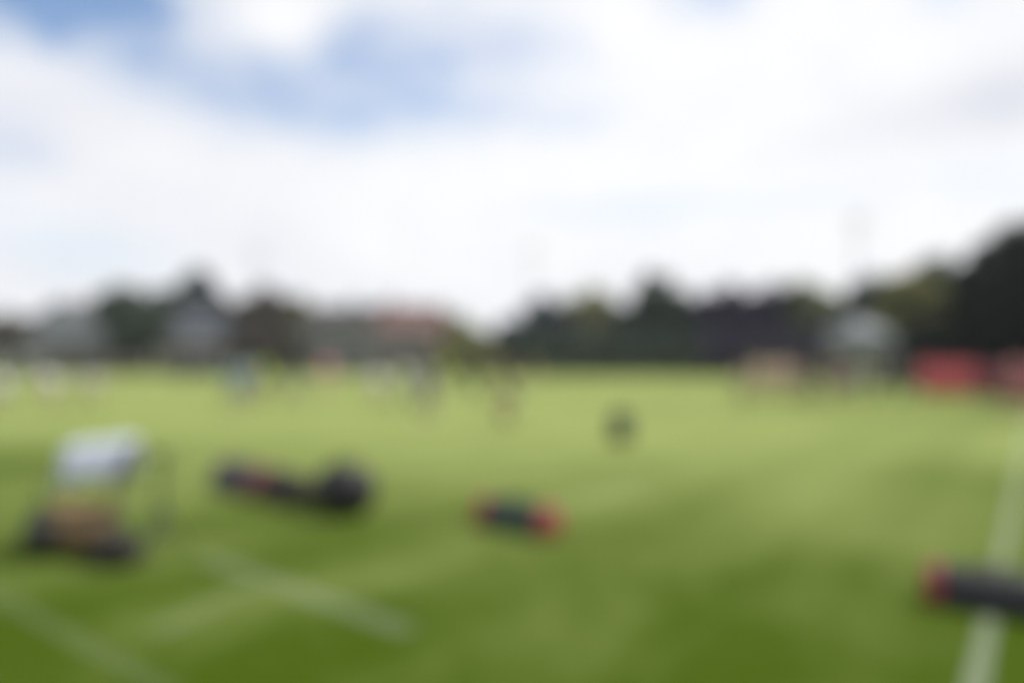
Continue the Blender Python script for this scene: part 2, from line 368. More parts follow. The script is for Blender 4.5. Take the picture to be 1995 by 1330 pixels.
hedge(840, 1000, 672, 66, 'olive', 'low olive hedge across the open gap in the skyline', 3000)

# ------------------------------------------------------------------ houses
GLASS = mat('window_glass', (.05, .06, .07), .15, .1, 3, spec=.6)
WHITE = mat('white_trim', (.62, .62, .60), .6, .08, 4)
def house(name, label, px0, px1, ridge, eave, depth, wallm, roofm, dd=8, rz=0, wins=4, chim=(.25,)):
    x0, zr = XZ(px0, ridge, depth); x1, ze = XZ(px1, eave, depth); W_ = x1 - x0
    t = thing(name, label, 'house', ((x0 + x1) / 2, depth + dd / 2, 0), rz)
    bm = bmesh.new(); h = W_ / 2; d = dd / 2
    vs = [bm.verts.new(v) for v in ((-h, -d, -.05), (h, -d, -.05), (h, d, -.05), (-h, d, -.05), (-h, -d, ze), (h, -d, ze), (h, d, ze), (-h, d, ze), (-h, 0, zr - .12), (h, 0, zr - .12))]
    for f in ((0, 1, 5, 4), (2, 3, 7, 6), (1, 2, 6, 9, 5), (3, 0, 4, 8, 7), (0, 3, 2, 1)): bm.faces.new([vs[i] for i in f])
    fin('wall', bm, wallm, t)
    bm = bmesh.new(); o = .45; sl_ = (zr - ze) / d
    for s in (-1, 1):
        a = [(-h - o, s * (d + o), ze - sl_ * o), (h + o, s * (d + o), ze - sl_ * o), (h + o, 0, zr), (-h - o, 0, zr)]
        lo = [bm.verts.new(v) for v in a]; hi = [bm.verts.new((v[0], v[1], v[2] + .16)) for v in a]
        bm.faces.new(lo); bm.faces.new(hi)
        for i in range(4): bm.faces.new((lo[i], lo[(i + 1) % 4], hi[(i + 1) % 4], hi[i]))
    rf = fin('roof', bm, roofm, t)
    for c in chim:
        bm = bmesh.new(); box(bm, (-h + W_ * c, .3, zr + .25), (.7, .6, 1.1)); box(bm, (-h + W_ * c, .3, zr + .84), (.8, .7, .1)); fin('chimney', bm, M_('chimney_brick', (.22, .12, .09), .85), rf)
    bm = bmesh.new(); tube(bm, [(-h - o, -d - o - .05, ze - sl_ * o), (h + o, -d - o - .05, ze - sl_ * o)], .06); fin('gutter', bm, WHITE, rf)
    rows = [1.5] if ze < 4 else [1.5, ze - 1.1]
    for zz in rows:
        for i in range(wins):
            xx = -h + W_ * (i + .5) / wins
            if zz == 1.5 and i == wins // 2: continue
            bm = bmesh.new()
            for s in (-1, 1):
                box(bm, (xx + s * .62, -d - .03, zz), (.08, .08, 1.3)); box(bm, (xx, -d - .03, zz + s * .61), (1.16, .08, .08))
            box(bm, (xx, -d - .03, zz), (.05, .07, 1.14))
            wn = fin('window', bm, WHITE, t)
            bm = bmesh.new(); box(bm, (xx, -d - .005, zz), (1.16, .03, 1.14)); fin('pane', bm, GLASS, wn)
            bm = bmesh.new(); box(bm, (xx, -d - .08, zz - .69), (1.4, .18, .06)); fin('sill', bm, WHITE, wn)
    xx = -h + W_ * (wins // 2 + .5) / wins
    bm = bmesh.new(); box(bm, (xx, -d - .02, 1.02), (.95, .06, 2.04), bev=.01); dr = fin('door', bm, M_('door_paint', (.10, .12, .14), .5), t)
    bm = bmesh.new(); ball(bm, (xx + .36, -d - .08, 1.0), .04); fin('handle', bm, M_('brass', (.5, .4, .2), .35, metallic=1), dr)
    return t
house('grey_house', 'long low grey rendered house with pale grey roof at the left', 62, 214, 598, 655, 70, M_('mauve_render', (.10, .092, .096), .9), M_('slate_grey', (.080, .092, .096), .8, scale=3), wins=4, chim=(.3,))
house('tan_house', 'house with grey slate roof and warm tan wall behind the dark parked car', 300, 432, 602, 664, 70, M_('tan_render', (.20, .125, .075), .9), M_('slate_blue', (.062, .070, .084), .7, scale=3), wins=4, chim=(.8,))
house('clubhouse', 'long low dark brown clubhouse adjoining the left side of the brick house', 586, 722, 594, 628, 68, M_('brown_cladding', (.060, .054, .045), .9), M_('dark_roof', (.038, .034, .035), .95, scale=3, spec=.05), wins=6, chim=(.6,))
house('brick_house', 'red brown brick house with reddish roof left of the skyline gap', 718, 850, 592, 638, 68.2, M_('red_brick', (.12, .060, .042), .9, .3, 12), M_('red_roof', (.115, .052, .048), .85, scale=3), wins=4, chim=(.2,))

# ------------------------------------------------------------------ fence
def post_fence(px0, px1, depth, zt, label):
    x0, _ = XZ(px0, 700, depth); x1, _ = XZ(px1, 700, depth); W_ = x1 - x0
    t = thing('rail_fence', label, 'fence', ((x0 + x1) / 2, depth, 0)); k = int(W_ / 2.2); wm = M_('weathered_wood', (.16, .125, .085), .9, .3, 4)
    for i in range(k + 1):
        bm = bmesh.new(); box(bm, (-W_ / 2 + i * W_ / k, 0, zt / 2), (.12, .12, zt + .1), bev=.01); fin('post', bm, wm, t)
    for z in (.35, .65, .95):
        bm = bmesh.new(); box(bm, (0, -.08, z * zt), (W_, .035, .14)); fin('rail', bm, wm, t)
post_fence(-60, 345, 58, 1.15, 'low weathered wooden rail fence running in front of the houses at left')

# ------------------------------------------------------------------ cars
RUB = mat('rubber', (.02, .02, .02), .85); RIM = mat('alloy', (.45, .45, .47), .3, metallic=.9)
def car(name, label, loc, rz, paint):
    t = thing(name, label, 'car', loc, rz, 'cars parked by the houses')
    prof = [(-2.15, .30), (-2.2, .62), (-2.05, .86), (-1.25, .95), (1.35, .98), (2.1, .90), (2.18, .60), (2.12, .30)]
    def loft(bm, prof, ws):
        rows = []
        for yy, f in ws:
            rows.append([bm.verts.new((x * (1 - (1 - f) * .04), yy, z if z < .5 else z * (1 - (1 - f) * .06))) for x, z in prof])
        for a, b in zip(rows, rows[1:]):
            for i in range(len(prof)): j = (i + 1) % len(prof); bm.faces.new((a[i], a[j], b[j], b[i]))
        bm.faces.new(rows[0]); bm.faces.new(rows[-1][::-1])
    bm = bmesh.new(); loft(bm, prof, [(-.86, .2), (-.80, 1), (.80, 1), (.86, .2)]); bmesh.ops.bevel(bm, geom=bm.edges[:], offset=.02, segments=1, affect='EDGES')
    fin('body', bm, paint, t)
    cab = [(-1.45, .93), (-.75, 1.42), (.75, 1.45), (1.55, .95)]
    bm = bmesh.new(); r0 = [bm.verts.new((x, s * (.78 if z < 1.2 else .60), z)) for s in (-1,) for x, z in cab]; r1 = [bm.verts.new((x, (.78 if z < 1.2 else .60), z)) for x, z in cab]
    for i in range(3): bm.faces.new((r0[i], r0[i + 1], r1[i + 1], r1[i]))
    bm.faces.new(r0); bm.faces.new(r1[::-1]); bm.faces.new((r0[0], r1[0], r1[3], r0[3]))
    fin('window', bm, GLASS, t)
    bm = bmesh.new(); box(bm, (0, 0, 1.45), (1.5, 1.18, .05), bev=.02)
    for s in (-1, 1):
        for a, b in (((-1.42, .77, .95), (-.74, .6, 1.43)), ((.02, .785, .95), (.0, .61, 1.43)), ((1.5, .775, .97), (.75, .6, 1.44))):
            cone(bm, (a[0], s * a[1], a[2]), (b[0], s * b[1], b[2]), .035, .03, 6)
    fin('roof', bm, paint, t)
    for sx in (-1.35, 1.32):
        for s in (-1, 1):
            bm = bmesh.new(); cone(bm, (sx, s * .66, .32), (sx, s * .87, .32), .32, .32, 24); tw = fin('wheel', bm, RUB, t)
            bm = bmesh.new(); cone(bm, (sx, s * .86, .32), (sx, s * .885, .32), .2, .19, 16); fin('rim', bm, RIM, tw)
    for x, nm, mm_ in ((-2.14, 'headlight', M_('lamp_glass', (.7, .7, .7), .2)), (2.12, 'tail_light', M_('red_lens', (.4, .02, .02), .25))):
        for s in (-1, 1):
            bm = bmesh.new(); box(bm, (x, s * .62, .72), (.1, .3, .13), bev=.03); fin(nm, bm, mm_, t)
    for x in (-2.2, 2.2):
        bm = bmesh.new(); box(bm, (x, 0, .42), (.12, 1.55, .2), bev=.04); fin('bumper', bm, M_('black_plastic', (.03, .03, .03), .6), t)
x, _ = XZ(402, 700, 57); car('parked_car', 'dark navy car parked in front of the tan walled house', (x, 55.5, 0), R(180), mat('navy_paint', (.02, .022, .035), .3))
x, _ = XZ(34, 700, 61); car('parked_car', 'pale silver car parked at the far left in front of the grey house', (x, 61, 0), R(10), mat('silver_paint', (.20, .22, .22), .45))

# ------------------------------------------------------------------ floodlight masts
STEEL = mat('galvanised_steel', (.42, .43, .44), .5, .1, 5, metallic=.3)
def mast(px, top, depth, label):
    x, zt = XZ(px, top, depth)
    t = thing('floodlight_mast', label, 'floodlight', (x, depth, 0), 0, 'floodlight masts behind the trees')
    bm = bmesh.new(); cone(bm, (0, 0, -.05), (0, 0, zt), .20, .09, 12); fin('pole', bm, STEEL, t)
    bm = bmesh.new(); box(bm, (0, -.1, zt), (2.0, .09, .09)); box(bm, (0, -.1, zt - .8), (2.0, .09, .09)); fin('crossbar', bm, STEEL, t)
    for zz in (0, -.8):
        for i in range(3):
            bm = bmesh.new(); box(bm, ((i - 1) * .75, -.32, zt + zz + .02), (.42, .22, .36), bev=.05, rx=R(-25)); l = fin('lamp', bm, M_('lamp_housing', (.3, .3, .3), .5), t)
            bm = bmesh.new(); box(bm, ((i - 1) * .75, -.44, zt + zz - .035), (.34, .012, .28), rx=R(-25)); fin('lamp_glass', bm, M_('lamp_glass', (.7, .7, .7), .2), l)
mast(1036, 478, 105, 'thin grey floodlight mast rising above the central treeline')
mast(1668, 425, 78, 'thin grey floodlight mast rising above the grey canopy tent, taller than the others')
mast(503, 492, 112, 'thin grey floodlight mast above the brownish round tree at left')

# ------------------------------------------------------------------ canopy tent
def tent():
    d = 33.0; x, zt = XZ(1674, 618, d); t = thing('canopy_tent', 'pale grey pop-up canopy tent beside the field in front of the trees', 'tent', (x, d, 0), R(12))
    ce = M_('tent_fabric', (.20, .215, .235), .8, .08, 2); h = 1.08; ze = zt - .80
    bm = bmesh.new(); top = bm.verts.new((0, 0, zt)); n = 8; ring = []
    for k in range(4):
        a = [(-h, -h), (h, -h), (h, h), (-h, h)][k]; b = [(-h, -h), (h, -h), (h, h), (-h, h)][(k + 1) % 4]
        for i in range(n):
            f = i / n; ring.append((a[0] + (b[0] - a[0]) * f, a[1] + (b[1] - a[1]) * f, math.sin(f * PI)))
    mid = [bm.verts.new((p[0] * .5, p[1] * .5, ze + (zt - ze) * .42)) for p in ring]
    e = [bm.verts.new((p[0] * (1 - .04 * p[2]), p[1] * (1 - .04 * p[2]), ze)) for p in ring]
    v = [bm.verts.new((p[0] * (1 - .04 * p[2]) * 1.01, p[1] * (1 - .04 * p[2]) * 1.01, ze - .62 + .05 * p[2])) for p in ring]
    for i in range(len(ring)):
        j = (i + 1) % len(ring); bm.faces.new((top, mid[i], mid[j])); bm.faces.new((mid[i], e[i], e[j], mid[j])); bm.faces.new((e[i], v[i], v[j], e[j]))
    o = fin('canopy', bm, ce, t); o.modifiers.new('thick', 'SOLIDIFY').thickness = .012
    for sx in (-1, 1):
        for sy in (-1, 1):
            bm = bmesh.new(); box(bm, (sx * (h - .03), sy * (h - .03), ze / 2), (.045, .045, ze)); box(bm, (sx * (h - .03), sy * (h - .03), .01), (.12, .12, .02)); fin('leg', bm, STEEL, t)
    for sx in (-1, 1):
        bm = bmesh.new()
        for a, b in ((0, 1), (1, 0)):
            tube(bm, [(sx * (h - .03), -h + .05, ze - .05 - .45 * a), (sx * (h - .03), 0, ze - .05 - .45 * b)], .014, 6); tube(bm, [(sx * (h - .03), 0, ze - .05 - .45 * b), (sx * (h - .03), h - .05, ze - .05 - .45 * a)], .014, 6)
        fin('brace', bm, STEEL, t)
    bm = bmesh.new(); box(bm, (0, h - .05, (ze - .62) / 2 + .1), (2 * h - .14, .012, ze - .62 - .1)); fin('side_wall', bm, M_('tent_wall', (.12, .12, .13), .85), t)
    tb = thing('folding_table', 'white folding table standing under the grey canopy tent', 'table', (x, d - .5, 0), R(12))
    bm = bmesh.new(); box(bm, (0, 0, .735), (1.8, .75, .035), bev=.01); fin('tabletop', bm, WHITE, tb)
    for sx in (-1, 1):
        for sy in (-1, 1):
            bm = bmesh.new(); tube(bm, [(sx * .78, sy * .3, 0), (sx * .7, sy * .3, .72)], .015); fin('leg', bm, STEEL, tb)
tent()

# ------------------------------------------------------------------ red banners on barriers
def banner(p, q, h, m, label):
    a, b = G(*p), G(*q); d = b - a; L_ = d.length
    t = thing('crowd_barrier', label, 'barrier', (a + b) / 2, math.atan2(d.y, d.x), 'red banner barriers along the touchline')
    bm = bmesh.new(); tube(bm, [(-L_ / 2, 0, .0), (-L_ / 2, 0, h), (L_ / 2, 0, h), (L_ / 2, 0, .0)], .025); tube(bm, [(-L_ / 2, 0, .22), (L_ / 2, 0, .22)], .018)
    fin('frame', bm, STEEL, t)
    for s in (-1, 1):
        bm = bmesh.new(); box(bm, (s * (L_ / 2 - .2), 0, .02), (.06, .6, .03)); fin('foot', bm, STEEL, t)
    bm = bmesh.new(); n = 24; fr = []; bk = []
    for i in range(n + 1):
        f = i / n; yy = -.035 + .014 * math.sin(f * 21) + .008 * math.sin(f * 47); xx = (-L_ / 2 + .03) + f * (L_ - .06)
        fr.append([bm.verts.new((xx, yy * (.6 + .4 * k), .16 + (h - .1) * k / 3)) for k in range(4)])
    for i in range(n):
        for k in range(3): bm.faces.new((fr[i][k], fr[i + 1][k], fr[i + 1][k + 1], fr[i][k + 1]))
    o = fin('banner', bm, m, t, True); o.modifiers.new('thick', 'SOLIDIFY').thickness = .006
RED = M_('red_vinyl', (.52, .085, .10), .45, .1, 2); RED_SHADE = M_('shaded_red_vinyl', (.17, .035, .05), .55, .15, 2); PNK = M_('faded_red_vinyl', (.32, .07, .10), .5, .12, 2)  # middle banner: same red, its shade put into the darker colour
banner((1790, 776), (1902, 780), 1.42, RED, 'bright red banner on a barrier, left one by the big black tree')
banner((1903, 780), (1962, 786), 1.36, RED_SHADE, 'red banner on a barrier, coloured dark as shaded, between the bright red and the faded red ones')
banner((1963, 787), (2060, 797), 1.46, PNK, 'faded pinkish red banner on a barrier at the right edge')

# ------------------------------------------------------------------ people
def remeshed(bm, voxel, name):
    me = bpy.data.meshes.new('tmp'); bm.to_mesh(me); bm.free()
    o = bpy.data.objects.new('tmp', me); col.objects.link(o)
    md = o.modifiers.new('r', 'REMESH'); md.mode = 'VOXEL'; md.voxel_size = voxel
    sm = o.modifiers.new('s', 'SMOOTH'); sm.iterations = 3; sm.factor = .5
    dg = bpy.context.evaluated_depsgraph_get(); r = bpy.data.meshes.new_from_object(o.evaluated_get(dg)); r.name = name
    bpy.data.objects.remove(o); bpy.data.meshes.remove(me)
    r.polygons.foreach_set('use_smooth', [True] * len(r.polygons))
    return r
def seg(bm, a, b, r0, r1):
    cone(bm, a, b, r0, r1, 14); ball(bm, a, r0, seg=12); ball(bm, b, r1, seg=12)
POSE = {}
def pose_meshes(key, lean=.03, legs=((.0, .05), (.0, .05)), arms=((.05, .12, .25), (.05, .12, .25)), head=0.0, long_trousers=False, spread=.10):
    hipz = max(.43 * math.cos(f) + .41 * math.cos(f - k) for f, k in legs) + .075
    V = Vector; hip = V((0, 0, hipz))
    def along(l, t): return hip + V((0, math.sin(l) * t, math.cos(l) * t))
    chest, neck = along(lean, .36), along(lean * 1.1, .50); hl = lean * .6 + head
    headc = neck + V((0, math.sin(hl) * .17 + .015, math.cos(hl) * .17))
    J = {}
    bm = bmesh.new(); sh = bmesh.new(); so_ = bmesh.new(); bts = {-1: bmesh.new(), 1: bmesh.new()}
    rot = Matrix.Rotation(-lean, 3, 'X')
    for b_, g in ((bm, 0), (sh, .014)):
        ball(b_, along(lean, .10), .15 + g, (1.0, .68, .8), 16, rot); ball(b_, along(lean, .22), .145 + g, (1, .66, 1), 16, rot)
        ball(b_, chest, .175 + g, (1.0, .64, .95), 16, rot); seg(b_, chest + V((0, 0, .05)), neck - V((0, 0, .02)), .10 + g * .6, .06 + g * .5)
    ball(bm, hip, .155, (1, .72, .75), 16); ball(so_, hip + V((0, 0, .02)), .172, (1, .74, .8), 16)
    seg(bm, neck - V((0, 0, .03)), headc - V((0, .01, .07)), .056, .052)
    # head: skull, jaw, nose, ears, brow and lips
    hr = Matrix.Rotation(-hl, 3, 'X')
    def hp(x, y, z): return headc + hr @ V((x, y, z))
    ball(bm, hp(0, -.01, .02), .095, (.82, 1.0, 1.05), 18, hr); ball(bm, hp(0, .03, -.045), .065, (.85, .95, 1.0), 14, hr)
    seg(bm, hp(0, .085, .01), hp(0, .108, -.02), .008, .013)
    for s in (-1, 1):
        ball(bm, hp(s * .078, -.005, -.005), .028, (.35, .7, 1.1), 10, hr); seg(bm, hp(s * .015, .083, .022), hp(s * .05, .07, .022), .011, .010)
        ball(bm, hp(s * .03, .078, .002), .013, (1, .7, .8), 8, hr)
    seg(bm, hp(-.02, .085, -.055), hp(.02, .085, -.055), .009, .009)
    for s, (f, k) in zip((-1, 1), legs):
        h0 = hip + V((s * .09, 0, -.02)); kn = h0 + V((s * spread * .5, math.sin(f) * .43, -math.cos(f) * .43)); an = kn + V((s * spread * .3, math.sin(f - k) * .41, -math.cos(f - k) * .41))
        seg(bm, h0, kn, .085, .058); seg(bm, kn, kn.lerp(an, .35), .056, .057); seg(bm, kn.lerp(an, .35), an, .057, .038)
        seg(so_, h0 + V((0, 0, .02)), h0.lerp(kn, .82 if not long_trousers else 1.0), .108, .090 if not long_trousers else .075)
        if long_trousers: seg(so_, kn, an + V((0, 0, .02)), .075, .06)
        ft = V((s * .03, .17, 0)); an2 = V((an.x, an.y, max(.06, an.z)))
        seg(bm, an2, an2 + ft * .6 - V((0, 0, .02)), .036, .03)
        for i, (q, rr) in enumerate(((-.35, .043), (.25, .048), (.85, .042))):
            ball(bts[s], V((an2.x, an2.y, max(.045, an2.z - .025))) + ft * q, rr, (1, 1.5, 1), 12)
        J['foot%d' % s] = an2
    for s, (ab, fl, el_) in zip((-1, 1), arms):
        s0 = neck + V((s * .165, -.01, -.06)); ar = V((s * math.sin(ab), math.sin(fl) * math.cos(ab), -math.cos(fl) * math.cos(ab)))
        e0 = s0 + ar * .29; fr = V((s * math.sin(ab) * .3, math.sin(fl + el_), -math.cos(fl + el_))).normalized(); w0 = e0 + fr * .25
        seg(bm, s0, e0, .052, .040); seg(bm, e0, e0.lerp(w0, .3), .042, .043); seg(bm, e0.lerp(w0, .3), w0, .043, .026)
        seg(sh, neck + V((s * .05, 0, -.06)), s0, .075, .075); seg(sh, s0, s0.lerp(e0, .72), .070, .064); seg(bm, neck + V((0, 0, -.05)), s0, .05, .055)
        side = fr.cross(V((1, 0, 0))).normalized(); pc = w0 + fr * .05
        seg(bm, w0, pc + side * .018, .024, .02); seg(bm, w0, pc - side * .018, .024, .02)
        inn = V((-s, 0, 0))
        for i, ln in enumerate((.066, .076, .070, .055)):
            a = pc + side * (.034 - .0225 * i) + fr * .02; k1 = a + fr * ln * .5 + side * (.006 - .004 * i); k2 = k1 + (fr * .75 + inn * .65) * ln * .5
            seg(bm, a, k1, .0095, .009); seg(bm, k1, k2, .009, .0075)
        a = w0 + side * .02 + fr * .015; k1 = a + (side * .8 + fr * .5) * .04; seg(bm, a, k1, .013, .011); seg(bm, k1, k1 + (fr * .9 + side * .2) * .032, .011, .009)
    hb = bmesh.new(); ball(hb, hp(0, -.022, .035), .102, (.86, 1.0, 1.0), 20, hr)
    pl = hp(0, .052, .035); nn = hr @ V((0, 1, -.75)).normalized()
    bmesh.ops.bisect_plane(hb, geom=hb.verts[:] + hb.edges[:] + hb.faces[:], plane_co=pl, plane_no=nn, clear_outer=True)
    bmesh.ops.bisect_plane(hb, geom=hb.verts[:] + hb.edges[:] + hb.faces[:], plane_co=hp(0, 0, -.055), plane_no=hr @ V((0, 0, -1)), clear_outer=True)
    bmesh.ops.holes_fill(hb, edges=hb.edges[:])
    hm = bpy.data.meshes.new('hair'); hb.to_mesh(hm); hb.free()
    # open the shirt and shorts where limbs pass: the cloth is simply a slightly larger skin over the body
    POSE[key] = (remeshed(bm, .0085, 'body'), remeshed(sh, .016, 'shirt'), remeshed(so_, .018, 'shorts'), hm, remeshed(bts[-1], .012, 'shoe'), remeshed(bts[1], .012, 'shoe'))
pose_meshes('stand')
pose_meshes('stand_long', arms=((.10, .10, .35), (.10, .0, 1.6)), long_trousers=True)
pose_meshes('hips', legs=((.05, .06), (-.03, .05)), arms=((.75, -.25, 1.2), (.70, -.25, 1.2)), spread=.22)
pose_meshes('walk', lean=.08, legs=((.42, .12), (-.28, .35)), arms=((.08, -.35, .4), (.08, .45, .5)))
pose_meshes('bend', lean=1.15, legs=((.45, .75), (.40, .70)), arms=((.12, .25, .2), (.12, .35, .2)), head=-.3, spread=.3)
pose_meshes('crouch', lean=.45, legs=((1.35, 1.9), (1.0, 1.75)), arms=((.15, .7, .6), (.15, .6, .8)), spread=.3)
SKIN = [mat('skin_light', (.50, .30, .22), .6, .06, 20), mat('skin_tan', (.32, .18, .12), .6, .06, 20), mat('skin_dark', (.10, .055, .035), .55, .06, 20)]
HAIR = [mat('hair_dark', (.02, .016, .012), .6), mat('hair_brown', (.08, .045, .025), .6), mat('hair_fair', (.30, .20, .10), .6)]
def cloth(name, c): return M_('cloth_' + name, c, .9, .12, 8, sheen=.1)
COL = dict(teal=(.20, .31, .36), hivis=(.44, .58, .02), green=(.045, .13, .055), pink=(.74, .32, .40), white=(.60, .60, .58), grey=(.26, .27, .29), black=(.02, .02, .022), navy=(.03, .035, .07),
           olive=(.07, .085, .04), tan=(.38, .27, .17), beige=(.55, .46, .36), maroon=(.22, .07, .08), dusty=(.42, .26, .25), khaki=(.30, .26, .17))
pi_ = [0]
def person(px, py, pose, rz, shirt, shorts, label, skin=0, hair=0, shoe='black', sc=1.0, group='people on and beside the field'):
    p = G(px, py); bo, s_, h_, ha, b1, b2 = POSE[pose]; pi_[0] += 1
    t = thing('person', label, 'person', p, R(rz), group); t.scale = (sc, sc, sc)
    for nm, me, m in (('body', bo, SKIN[skin]), ('shirt', s_, cloth(shirt, COL[shirt])), ('trousers' if pose == 'stand_long' else 'shorts', h_, cloth(shorts, COL[shorts])), ('hair', ha, HAIR[hair]), ('shoe', b1, cloth(shoe, COL[shoe])), ('shoe', b2, cloth(shoe, COL[shoe]))):
        if not me.materials: me.materials.append(None)
        o = bpy.data.objects.new(nm, me); col.objects.link(o); o.parent = t
        o.material_slots[0].link = 'OBJECT'; o.material_slots[0].material = m
person(458, 803, 'hips', 175, 'teal', 'teal', 'person in a blue grey top and matching shorts, arms held out', 0, 0)
person(484, 796, 'stand', 200, 'teal', 'grey', 'person in blue grey top and grey shorts with arms hanging straight', 1, 0)
person(1042, 764, 'stand', 90, 'tan', 'tan', 'person all in tan standing before the dark central hedge', 1, 1)
person(1496, 768, 'stand', 120, 'tan', 'dusty', 'person in a tan top and dusty red shorts between the two beige topped people', 0, 1)
person(1534, 766, 'walk', 60, 'beige', 'beige', 'person all in beige walking among the people left of the tent', 0, 0)
person(517, 778, 'stand', 150, 'hivis', 'green', 'person in a fluorescent yellow top between the blue grey and dark green players')
person(572, 790, 'walk', 90, 'green', 'grey', 'person in a dark green top walking, next to the pink topped player', 1, 0)
person(636, 778, 'hips', 180, 'pink', 'beige', 'person in a pink top and beige shorts standing in front of the brown hedge', 0, 2, sc=1.06)
person(742, 786, 'bend', 70, 'white', 'white', 'person in white bending forward in front of the brick house', 0, 1)
person(786, 790, 'walk', 250, 'white', 'grey', 'person in a white top and grey shorts walking before the brick house', 2, 0)
person(832, 824, 'stand', 200, 'grey', 'grey', 'person in grey top and shorts standing beside the walking white topped player', 1, 0, 'white')
person(868, 764, 'stand', 160, 'hivis', 'olive', 'person in a fluorescent yellow top standing alone near the skyline gap', 1, 0)
person(921, 776, 'stand_long', 190, 'olive', 'black', 'person in dark olive top and long black trousers below the skyline gap', 1, 0)
person(984, 772, 'walk', 80, 'tan', 'khaki', 'person in a tan top walking past the gap end of the dark treeline', 0, 1)
person(1003, 826, 'crouch', 110, 'olive', 'khaki', 'person in an olive top crouching on the open grass in midfield', 1, 0, sc=.95)
person(110, 790, 'bend', 100, 'white', 'white', 'person in white bending forward, left one of the pair in front of the grey house', 0, 1)
person(166, 790, 'bend', 250, 'white', 'beige', 'person in white top and beige shorts bending forward before the grey house', 1, 0)
person(12, 796, 'crouch', 90, 'white', 'grey', 'person in a white top crouching at the far left edge', 0, 0)
person(1446, 790, 'stand', 200, 'dusty', 'khaki', 'person in a dusty red top, leftmost of the people left of the tent', 1, 0, sc=.9)
person(1478, 776, 'stand', 170, 'beige', 'beige', 'person all in beige standing left of the tent', 0, 2)
person(1516, 774, 'hips', 190, 'beige', 'dusty', 'person in beige top and dusty red shorts with hands on hips left of the tent', 0, 1)
person(1552, 776, 'stand', 150, 'dusty', 'grey', 'person in a dusty red top and grey shorts left of the tent', 1, 0)
person(1585, 788, 'crouch', 100, 'olive', 'black', 'person in dark clothes crouching on the grass by the left tent leg', 1, 0)
person(1622, 782, 'stand', 210, 'maroon', 'khaki', 'person in a maroon top and khaki shorts by the left front tent leg', 0, 0)
person(1664, 778, 'hips', 180, 'grey', 'khaki', 'person in a grey top and khaki shorts standing under the tent', 0, 1)
person(1712, 776, 'stand_long', 160, 'grey', 'black', 'person in a grey top and long black trousers at the right tent leg', 1, 0)
person(1762, 772, 'stand_long', 200, 'navy', 'black', 'person in navy top and long black trousers between the tent and the red banner', 1, 0)
person(1975, 812, 'hips', 200, 'maroon', 'maroon', 'person in maroon kit standing before the faded red banner', 0, 0)

# ------------------------------------------------------------------ agility dummies (padded half rounds lying on the grass)
VG = mat('dark_green_vinyl', (.022, .042, .030), .65, .15, 6, bump=.1); VB = mat('black_vinyl', (.014, .015, .017), .65, .15, 6, bump=.1)
VR2 = mat('deep_red_vinyl', (.24, .035, .035), .5, .12, 6, bump=.1); VR = mat('red_vinyl_end', (.30, .055, .048), .6, .12, 6, bump=.1); VP = mat('grey_vinyl_end', (.11, .098, .108), .8, .12, 6)
def halfround(bm, x0, x1, r, seg=20, round0=False, round1=False):
    n = 8; prev = None
    def ring(x, s): return [bm.verts.new((x, math.cos(PI * (i / (seg - 1))) * r * 1.02 * s, .004 + max(0, math.sin(PI * (i / (seg - 1))) ** .82) * r * 1.9 * s)) for i in range(seg)]
    xs = [(x0, .0)] if False else []
    e = .035; st = []
    st += [(x0, .88 if round0 else 1)] + ([(x0 + e * .4, .96), (x0 + e, 1)] if round0 else [])
    for i in range(1, n): st.append((x0 + (x1 - x0) * i / n, 1 + .012 * math.sin(i * 2.3)))
    st += ([(x1 - e, 1), (x1 - e * .4, .96)] if round1 else []) + [(x1, .88 if round1 else 1)]
    rows = [ring(*s) for s in st]
    for a, b in zip(rows, rows[1:]):
        for i in range(seg - 1): bm.faces.new((a[i], a[i + 1], b[i + 1], b[i]))
        bm.faces.new((a[-1], a[0], b[0], b[-1]))
    bm.faces.new(rows[0]); bm.faces.new(rows[-1])
def dummy(p, q, r, bodym, endA, endB, label, cap=.17):
    a, b = G(*p), G(*q); d = b - a; L_ = d.length
    t = thing('agility_dummy', label, 'tackling dummy', (a + b) / 2, math.atan2(d.y, d.x), 'agility dummies lying on the grass')
    c0, c1 = (-L_ / 2 + (cap if endA else 0)), (L_ / 2 - (cap if endB else 0))
    bm = bmesh.new(); halfround(bm, c0, c1, r, round0=not endA, round1=not endB); bd = fin('padded_body', bm, bodym, t, True)
    if endA: bm = bmesh.new(); halfround(bm, -L_ / 2, c0 - .001, r * 1.004, round0=True); fin('end_cap', bm, endA, t, True)
    if endB: bm = bmesh.new(); halfround(bm, c1 + .001, L_ / 2, r * 1.004, round1=True); fin('end_cap', bm, endB, t, True)
    bm = bmesh.new(); tube(bm, [(-.12, 0, r * 1.9), (-.09, 0, r * 1.9 + .035), (.09, 0, r * 1.9 + .035), (.12, 0, r * 1.9)], .011); fin('handle', bm, M_('webbing', (.03, .03, .03), .8), t)
    bm = bmesh.new()
    for s in (-1, 1): box(bm, (s * (L_ / 2 - cap - .02), 0, r * 1.91), (.012, r * 1.2, .004))
    fin('seam', bm, M_('webbing', (.03, .03, .03), .8), t)
    return t
dummy((938, 1018), (1082, 1045), .152, VG, M_('dark_red_vinyl', (.30, .045, .045), .6), VR, 'dark green padded dummy with red ends lying alone in the middle of the grass', cap=.14)
dummy((1802, 1165), (2080, 1212), .142, VB, VR2, VR2, 'black padded dummy with a red end lying across the touchline at the right edge', cap=.11)
dummy((436, 948), (524, 970), .20, M_('grey_purple_vinyl', (.060, .050, .056), .8), VP, M_('dull_red_vinyl', (.17, .05, .055), .7), 'greyish padded dummy with a red end, leftmost of the row by the black bag', cap=.2)
